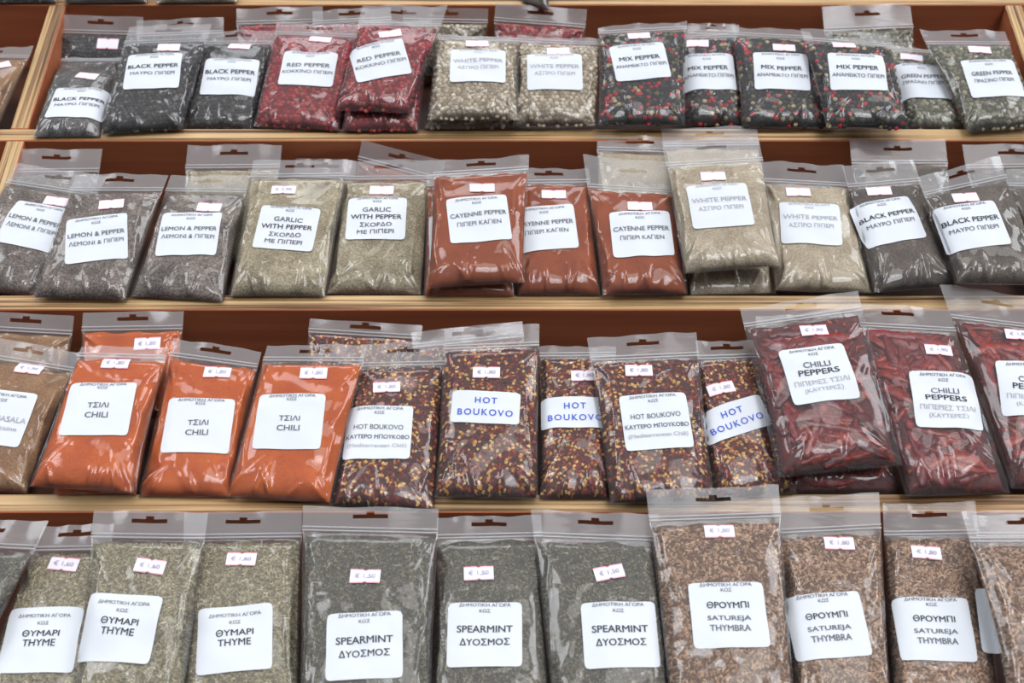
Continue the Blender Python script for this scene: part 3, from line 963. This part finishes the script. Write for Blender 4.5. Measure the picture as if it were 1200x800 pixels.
def make_bag(row, kind, q, label, T=10.0, hv=0.13, lab=None, pr=None, design=None, price='€ 1,80', curl=0.0, full=1.0, group=None):
    _seed[0] += 1
    bag = Bag(q, T, hv, _seed[0], curl, full)
    root = bpy.data.objects.new('spice_bag', None); C.objects.link(root)
    root.empty_display_size = 0.02
    root.matrix_world = bag.mat
    root['label'] = label; root['category'] = 'bag'
    root['group'] = group or ('clear zip bags of spice in the ' + ROWNAME[row])

    def spot(c, tz):
        cx, cy, a = c
        o = np.array(bag.mat)
        nrm, P0 = o[:3, 2], o[:3, 3] + o[:3, 2] * tz

        def hit(px, py):
            d = FWD + XA * ((px - 600) / FPX) + UPV * ((400 - py) / FPX)
            t = ((P0 - CAM) @ nrm) / (d @ nrm)
            return bag.local(CAM + d * t)
        p = hit(cx, cy); k = hit(cx + 20 * math.cos(math.radians(a)), cy + 20 * math.sin(math.radians(a)))
        return p[0], p[1], math.atan2(k[1] - p[1], k[0] - p[0])
    stick = []
    if lab:
        w, h, lines = DESIGNS[design]
        cx, cy, a = spot(lab, bag.T)
        stick.append(('label', cx, cy, a, w * 0.001, h * 0.001, lines, PAPER, False))
    if pr:
        cx, cy, a = spot(pr, bag.T * 0.8)
        lines = [(price, 14, 4.2, 0, E_, 1)] if price else []
        stick.append(('price_sticker', cx, cy, a, 0.0205, 0.0108, lines, PAPER_PRICE, True))
    for st in stick:
        bag.masks.append((st[1], st[2], st[3], st[4] / 2, st[5] / 2))
    filling(bag, kind, root)
    sheet(bag, root)
    header(bag, root)
    zip_seal(bag, root)
    for st in stick:
        sticker(bag, root, *st)
    return root


def front(row, kind, TL, TR, BR, BL, label, lift=0.0, nb=-7.0, nt=4.0, **kw):
    """a bag lying in its tray, its outline given in the photograph"""
    lip = LIPS[row + 1]; face = LIPS[row]
    lift = LIFTS.get(label, lift)
    if row == 4:                                            # the frame cuts these off: carry the sides on to the bottom edge
        def ext(a, b):
            k = (884 - a[1]) / (b[1] - a[1]); return (a[0] + (b[0] - a[0]) * k, 884)
        BL, BR = ext(TL, BL), ext(TR, BR)
    b = nb + lift; t = nt + lift
    sb = min(unproject(*BL, b)[1], unproject(*BR, b)[1])
    if sb < lip + PLYT + 2:
        b = max(b, 3.0)
    st = max(unproject(*TL, t)[1], unproject(*TR, t)[1])
    if st > face - 2:
        t = max(t, 3.0)
    q = [unproject(*TL, t), unproject(*TR, t), unproject(*BR, b), unproject(*BL, b)]
    return make_bag(row, kind, q, label, **kw)


def behind(row, kind, TL, TR, label, length=118.0, nt=-1.0, slack=9.0, **kw):
    """a bag behind, its header against the riser and its bottom on the tray floor"""
    nt += LIFTS.get(label, 0.0)
    a, b = unproject(*TL, nt), unproject(*TR, nt)
    face = LIPS[row]
    if max(a[1], b[1]) > face - 1.5:
        nt = max(nt, 1.5); a, b = unproject(*TL, nt), unproject(*TR, nt)
    ed = b - a; th = math.atan2(ed[1], ed[0])
    nb = -40.0
    for _ in range(8):
        run = math.sqrt(length ** 2 - (nt - nb) ** 2)
        mid = (a + b) / 2 + np.array([math.sin(th), -math.cos(th), 0]) * run
        nb = floor_n(mid[1], row) + slack
    mid[2] = nb
    w = np.linalg.norm(ed) / 2 * np.array([math.cos(th), math.sin(th), 0])
    q = [a, b, mid + w, mid - w]
    return make_bag(row, kind, q, label, T=kw.pop('T', 9.0), **kw)


# ------------------------------------------------------------------ the bags
# top row: whole peppercorns
R = 1
behind(R, 'black corn', (68, 17), (168, 20), 'black peppercorn bag leaning in the corner behind the others, top row', length=72, hv=0.24, pr=(126, 51, 2), price='')
behind(R, 'black corn', (160, 24), (262, 20), 'black peppercorn bag whose header peeks over the second labelled black pepper bag', length=85, hv=0.2)
behind(R, 'red corn', (277, 10), (378, 7), 'red peppercorn bag with only its header seen, above the left red pepper bag', length=92, hv=0.18)
behind(R, 'red corn', (366, 13), (458, 8), 'red peppercorn bag with slotted header showing between the two labelled red pepper bags')
behind(R, 'white corn', (472, 8), (572, 10), 'bag header standing behind the left white pepper bag, top row', length=68, hv=0.2)
behind(R, 'red corn', (581, 3), (688, 11), 'red peppercorn bag standing behind the right white pepper bag', length=80, hv=0.22)
behind(R, 'mix corn', (806, 27), (866, 29), 'mixed peppercorn bag mostly hidden behind the second mix pepper bag', length=85)
behind(R, 'green corn', (963, 8), (1067, 3), 'green peppercorn bag with its header against the stained board, far right of top row', hv=0.28, length=90)
front(R, 'black coarse', (73, 68), (147, 68), (117, 160), (38, 161), 'black pepper bag lying lowest beside the left divider, top row', nt=-16, hv=0.04, lab=(91, 120, 0), pr=(103, 91, 8), price='', design='black pepper')
front(R, 'black corn', (318 - 82, 36), (325, 36), (296, 153), (216, 152), 'black pepper bag lying next to the left red pepper bag', lab=(269, 89, 1), pr=(280, 50, 3), price='', design='black pepper', hv=0.14)
front(R, 'black corn', (151, 31), (248, 28), (214, 152), (117, 158), 'black pepper bag with crumpled film, second label from the left in the top row', lift=7, lab=(179, 82, -2), pr=(197, 53, 0), price='', design='black pepper', hv=0.17)
front(R, 'red corn', (325, 26), (427, 30), (398, 154), (297, 148), 'red pepper bag on the left of the two labelled red pepper bags', lab=(361, 80, 2), pr=(375, 42, 5), price='', design='red pepper', hv=0.12)
front(R, 'red corn', (424, 24), (506, 24), (491, 154), (400, 154), 'red peppercorn bag lying underneath the right labelled red pepper bag', hv=0.14, T=9)
front(R, 'red corn', (425, 6), (525, 7), (480, 133), (393, 129), 'red pepper bag with tilted label, lying on top of another bag', lift=17, lab=(445, 70, -11), pr=(457, 38, -9), price='', design='red pepper', hv=0.2)
front(R, 'white corn', (514, 46), (606, 46), (603, 150), (496, 151), 'white peppercorn bag lying underneath the left white pepper bag', hv=0.05, T=9, nb=-10, nt=-14)
front(R, 'white corn', (511, 40), (608, 44), (609, 141), (501, 141), 'white pepper bag on the left of the two with faded labels, top row', lift=14, nt=-6, lab=(560, 76, 0), pr=(559, 48, 0), price='', design='white pepper', hv=0.05)
front(R, 'white corn', (606, 42), (707, 46), (698, 148), (599, 149), 'white pepper bag on the right of the two with faded labels, top row', lift=3, lab=(650, 83, 0), pr=(654, 58, 0), price='', design='white pepper', hv=0.07)
front(R, 'mix corn', (798, 31), (862, 29), (870, 147), (799, 147), 'mix pepper bag second from the left of the four mix pepper bags', lab=(830, 83, 0), pr=(818, 48, 4), price='', design='mix pepper', hv=0.13)
front(R, 'mix corn', (701, 31), (805, 25), (803, 147), (701, 147), 'mix pepper bag leftmost of the four mix pepper bags', lift=6, lab=(750, 71, -5), pr=(749, 38, -3), price='', design='mix pepper', hv=0.08)
front(R, 'mix corn', (858, 31), (950, 36), (972, 150), (870, 149), 'mix pepper bag third from the left of the four mix pepper bags', lift=5, lab=(916, 83, 2), pr=(919, 55, 3), price='', design='mix pepper', hv=0.09)
front(R, 'mix corn', (938, 33), (1043, 41), (1065, 152), (968, 149), 'mix pepper bag rightmost of the four mix pepper bags', lift=9, lab=(1005, 83, 2), pr=(990, 48, 2), price='', design='mix pepper', hv=0.13)
front(R, 'green corn', (1036, 54), (1098, 57), (1133, 154), (1063, 153), 'green pepper bag on the left of the two green pepper bags', nt=-4, lab=(1082, 94, 3), pr=(1069, 65, 8), price='', design='green pepper', hv=0.06)
front(R, 'green corn', (1077, 35), (1178, 36), (1216, 149), (1133, 155), 'green pepper bag beside the right divider, top row', lift=8, lab=(1164, 91, -3), pr=(1149, 56, 3), price='', design='green pepper', hv=0.15)
# the compartment left of the divider
front(R, 'masala', (-60, 54), (40, 55), (-6, 160), (-112, 160), 'brown spice bag left of the left divider, top row', hv=0.13, pr=(-2, 76, -20), price='')

# second row: ground pepper
R = 2
behind(R, 'lemon', (15, 175), (120, 174), 'lemon pepper bag with its header against the board in the left corner', hv=0.2)
behind(R, 'garlic', (220, 170), (330, 169), 'bag with its pinkish header overlapping the plywood behind the lemon pepper bags', hv=0.2)
behind(R, 'garlic', (346, 185), (418, 188), 'garlic pepper bag whose header shows between the two garlic bags', length=72, hv=0.25)
behind(R, 'cayenne', (424, 164), (522, 189), 'bag with tilted slotted header behind the right garlic bag', length=70, hv=0.25)
behind(R, 'white ground', (700, 158), (800, 161), 'ground white pepper bag hidden behind the right cayenne bag', nt=-8)
behind(R, 'black ground', (995, 164), (1107, 164), 'ground black pepper bag behind the left black pepper bag, second row', hv=0.2)
behind(R, 'black ground', (1127, 170), (1240, 168), 'ground black pepper bag with header at the far right behind, second row', hv=0.2)
front(R, 'lemon', (20, 191), (126, 207), (46, 349), (-62, 336), 'lemon and pepper bag leftmost in the second row, label tilted down', lab=(39, 263, 11), pr=(65, 234, 6), price='', design='lemon', hv=0.17)
front(R, 'lemon', (88, 204), (197, 204), (148, 352), (38, 349), 'lemon and pepper bag in the middle of the three, label tilted up', lift=7, lab=(113, 279, -7), pr=(130, 238, -5), price='', design='lemon', hv=0.14)
front(R, 'lemon', (200, 205), (293, 206), (262, 354), (152, 348), 'lemon and pepper bag on the right of the three, next to garlic', lift=3, lab=(221, 273, 0), pr=(245, 242, 3), price='', design='lemon', hv=0.14)
front(R, 'garlic', (405, 188), (508, 187), (495, 346), (381, 345), 'garlic with pepper bag on the right of the two', lab=(441, 255, 0), pr=(447, 221, 0), price='', design='garlic', hv=0.15)
front(R, 'garlic', (297, 188), (408, 187), (382, 348), (268, 348), 'garlic with pepper bag on the left of the two', lift=6, lab=(336, 267, 4), pr=(332, 221, 0), design='garlic', hv=0.13, price='€ 2,90')
front(R, 'cayenne', (500, 205), (592, 201), (604, 347), (496, 347), 'cayenne pepper bag lying underneath the leftmost cayenne bag', hv=0.1, T=7, lab=(538, 277, -2), design='cayenne')
front(R, 'cayenne', (595, 198), (690, 197), (705, 346), (606, 346), 'cayenne pepper bag in the middle of the three labelled ones', lab=(640, 266, -4), pr=(649, 226, 0), price='', design='cayenne', hv=0.12)
front(R, 'cayenne', (508, 189), (620, 182), (615, 331), (500, 338), 'cayenne pepper bag leftmost of the three labelled ones, on top of another', lift=18, lab=(561, 256, -5), pr=(565, 219, -1), price='', design='cayenne', hv=0.12)
front(R, 'cayenne', (683, 182), (796, 191), (806, 345), (706, 346), 'cayenne pepper bag rightmost of the three, with a wide clear header', lift=4, lab=(752, 273, -2), pr=(750, 241, 0), price='', design='cayenne', hv=0.24)
front(R, 'white ground', (774, 150), (887, 148), (912, 345), (808, 347), 'ground white pepper bag lying underneath the left white pepper bag, second row', hv=0.12, T=9)
front(R, 'white ground', (888, 188), (988, 194), (1024, 344), (907, 341), 'ground white pepper bag lying beside the stacked pair of white pepper bags', lab=(950, 261, 3), pr=(936, 223, 0), price='', design='white pepper', hv=0.17)
front(R, 'white ground', (775, 165), (889, 159), (916, 312), (802, 321), 'ground white pepper bag on top of the stacked pair, second row', lift=19, lab=(844, 240, -3), pr=(836, 205, -1), price='', design='white pepper', hv=0.2)
front(R, 'black ground', (1178, 198), (1280, 200), (1310, 340), (1200, 338), 'greyish pepper bag cut off by the right edge, second row', hv=0.15)
front(R, 'black ground', (987, 194), (1070, 187), (1122, 336), (1024, 343), 'ground black pepper bag on the left of the two labelled ones', lift=4, lab=(1042, 257, -9), pr=(1031, 221, -1), price='', design='black pepper', hv=0.18)
front(R, 'black ground', (1075, 207), (1171, 183), (1222, 334), (1121, 333), 'ground black pepper bag on the right of the two, header tilted up', lift=9, lab=(1140, 263, -6), pr=(1132, 230, -2), price='', design='black pepper', hv=0.18)

# third row: chilli
R = 3
behind(R, 'masala', (-25, 364), (87, 370), 'masala bag standing behind the labelled masala bag', hv=0.17, length=88, T=9)
behind(R, 'chili', (97, 366), (215, 364), 'orange chili powder bag standing behind the left chili bag', hv=0.17, length=88, pr=(172, 402, -3), T=10, price='€ 1,80', slack=16)
behind(R, 'boukovo', (363, 373), (495, 381), 'chilli flake bag standing behind, over the right chili powder bag', hv=0.14, slack=12, length=80, T=8)
behind(R, 'boukovo', (482, 389), (612, 376), 'chilli flake bag with tilted header behind the left blue labelled bag', hv=0.16, slack=12, length=80, T=8)
front(R, 'masala', (-22, 393), (95, 413), (32, 579), (-78, 572), 'brown masala bag cut off by the left edge, third row', lab=(-4, 488, 7), pr=(32, 428, 6), design='masala', hv=0.14, price='€ 1,90')
front(R, 'chili', (100, 415), (194, 415), (160, 580), (62, 580), 'orange chili bag lying underneath the leftmost chili bag', hv=0.1, T=8, nb=-10, nt=-9)
front(R, 'chili', (95, 405), (198, 408), (155, 577), (34, 570), 'orange chili bag leftmost of the three labelled chili bags', lift=14, nt=-4, lab=(115, 478, 0), pr=(134, 422, 1), design='chili', hv=0.08)
front(R, 'chili', (203, 396), (306, 411), (270, 583), (162, 582), 'orange chili bag in the middle of the three labelled chili bags', lift=2, lab=(232, 498, 0), pr=(254, 434, 1), design='chili', hv=0.12)
front(R, 'chili', (313, 404), (431, 404), (388, 590), (265, 582), 'orange chili bag on the right of the three labelled chili bags', lift=7, lab=(339, 493, 1), pr=(367, 435, 0), design='chili', hv=0.11)
front(R, 'boukovo', (425, 403), (523, 399), (509, 601), (386, 592), 'chilli flake bag with white label next to the right chili powder bag', lab=(443, 506, 1), pr=(453, 453, -3), design='boukovo', hv=0.15)
front(R, 'boukovo', (632, 406), (722, 405), (716, 585), (632, 585), 'chilli flake bag with blue lettered label in the middle of the three blue ones', lab=(674, 483, 0), pr=(685, 439, 0), design='blue', hv=0.07)
front(R, 'boukovo', (521, 385), (632, 380), (631, 585), (509, 583), 'chilli flake bag with blue lettered label leftmost of the three blue ones', lift=7, lab=(569, 477, 3), pr=(570, 436, 1), design='blue', hv=0.13)
front(R, 'boukovo', (815, 400), (886, 398), (934, 578), (832, 587), 'chilli flake bag with tilted blue lettered label beside the dried peppers', lift=2, lab=(861, 490, -17), pr=(845, 455, -11), design='blue', hv=0.12)
front(R, 'boukovo', (688, 395), (816, 389), (838, 587), (715, 591), 'chilli flake bag with white label between two blue labelled bags', lift=9, lab=(769, 493, -4), pr=(749, 432, 0), design='boukovo', hv=0.15)
front(R, 'chilli peppers', (885, 372), (984, 362), (1064, 578), (914, 580), 'dried chilli pepper bag lying underneath the left chilli peppers bag', T=11, hv=0.1)
front(R, 'chilli peppers', (867, 361), (1005, 341), (1058, 545), (912, 560), 'dried chilli pepper bag leftmost of the three, label tilted up', lift=20, T=14, lab=(960, 437, -7), pr=(955, 384, -3), design='chilli peppers', hv=0.12, price='€ 1,90')
front(R, 'chilli peppers', (1101, 333), (1226, 350), (1312, 576), (1184, 572), 'dried chilli pepper bag cut off by the right edge', lift=6, T=14, lab=(1211, 455, 3), pr=(1196, 388, 4), design='chilli peppers', hv=0.18, price='€ 1,90')
front(R, 'chilli peppers', (985, 354), (1112, 362), (1184, 578), (1062, 582), 'dried chilli pepper bag in the middle of the three', lift=12, T=14, lab=(1109, 468, 2), pr=(1101, 408, 3), design='chilli peppers', hv=0.13, price='€ 1,90')

# bottom row: dried herbs in larger bags
R = 4
front(R, 'spearmint', (-76, 604), (58, 611), (-62, 850), (-196, 845), 'dark herb bag cut off by the left edge, bottom row', lift=8, hv=0.13, T=12)
front(R, 'thyme', (51, 616), (134, 614), (98, 850), (-44, 850), 'thyme bag leftmost of the three labelled thyme bags', lab=(47, 749, -1), pr=(73, 658, 6), design='thyme', hv=0.12, price='€ 1,60', T=12)
front(R, 'thyme', (110, 598), (244, 600), (212, 850), (84, 850), 'thyme bag in the middle of the three thyme bags', lift=6, lab=(139, 735, 4), pr=(175, 662, 7), design='thyme', hv=0.12, price='€ 1,60', T=12)
front(R, 'thyme', (216, 600), (354, 598), (352, 850), (208, 850), 'thyme bag on the right of the three, next to spearmint', lift=1, lab=(275, 748, -5), pr=(282, 653, 0), design='thyme', hv=0.12, price='€ 1,60', T=12)
front(R, 'spearmint', (512, 606), (634, 603), (648, 850), (502, 850), 'spearmint bag in the middle of the three labelled spearmint bags', lab=(568, 743, 0), pr=(561, 671, -3), design='spearmint', hv=0.1, price='€ 1,50', T=12)
front(R, 'spearmint', (355, 592), (514, 596), (506, 850), (349, 850), 'spearmint bag leftmost of the three, next to thyme', lift=7, lab=(427, 756, -3), pr=(428, 675, 1), design='spearmint', hv=0.11, price='€ 1,50', T=12)
front(R, 'spearmint', (622, 597), (772, 603), (790, 850), (650, 850), 'spearmint bag on the right of the three, price sticker tilted', lift=4, lab=(727, 743, -2), pr=(714, 670, -12), design='spearmint', hv=0.12, price='€ 1,50', T=12)
front(R, 'thymbra', (1034, 590), (1142, 588), (1178, 850), (1046, 850), 'thymbra savory bag third from the left of the thymbra bags', lab=(1096, 736, 2), pr=(1087, 645, 4), design='thymbra', hv=0.14, T=12)
front(R, 'thymbra', (905, 584), (1030, 577), (1046, 850), (932, 850), 'thymbra savory bag second from the left of the thymbra bags', lift=5, lab=(971, 732, -4), pr=(985, 633, 2), design='thymbra', hv=0.15, T=12)
front(R, 'thymbra', (757, 574), (912, 568), (936, 850), (786, 850), 'thymbra savory bag leftmost of the thymbra bags, next to spearmint', lift=10, lab=(854, 720, -1), pr=(844, 619, 0), design='thymbra', hv=0.13, T=12)
front(R, 'thymbra', (1139, 603), (1255, 603), (1310, 850), (1186, 850), 'thymbra savory bag lying under the one cut off by the right edge', hv=0.1, T=6, lab=(1194, 726, 4), design='thymbra')
front(R, 'thymbra', (1127, 598), (1270, 598), (1325, 850), (1192, 850), 'thymbra savory bag cut off by the right edge, bottom row', lift=18, T=9.5, hv=0.14)

# the tray above the topmost lip: only the lowest edge of its bags shows
R = 0
for x, kd, nm in ((-30, 'black corn', 'dark spice bag in the upper tray above the left compartment'),
                  (75, 'black ground', 'grey spice bag with its lower edge above the top row corner'),
                  (182, 'garlic', 'pale spice bag with its lower edge over the black pepper bags')):
    front(R, kd, (x + 10, -104), (x + 108, -104), (x + 97, 3), (x, 4), nm, hv=0.15)
front(R, 'black ground', (566, -110), (650, -110), (643, 11), (612, 2), 'bag with a film corner poking over the topmost lip', hv=0.15, T=7)
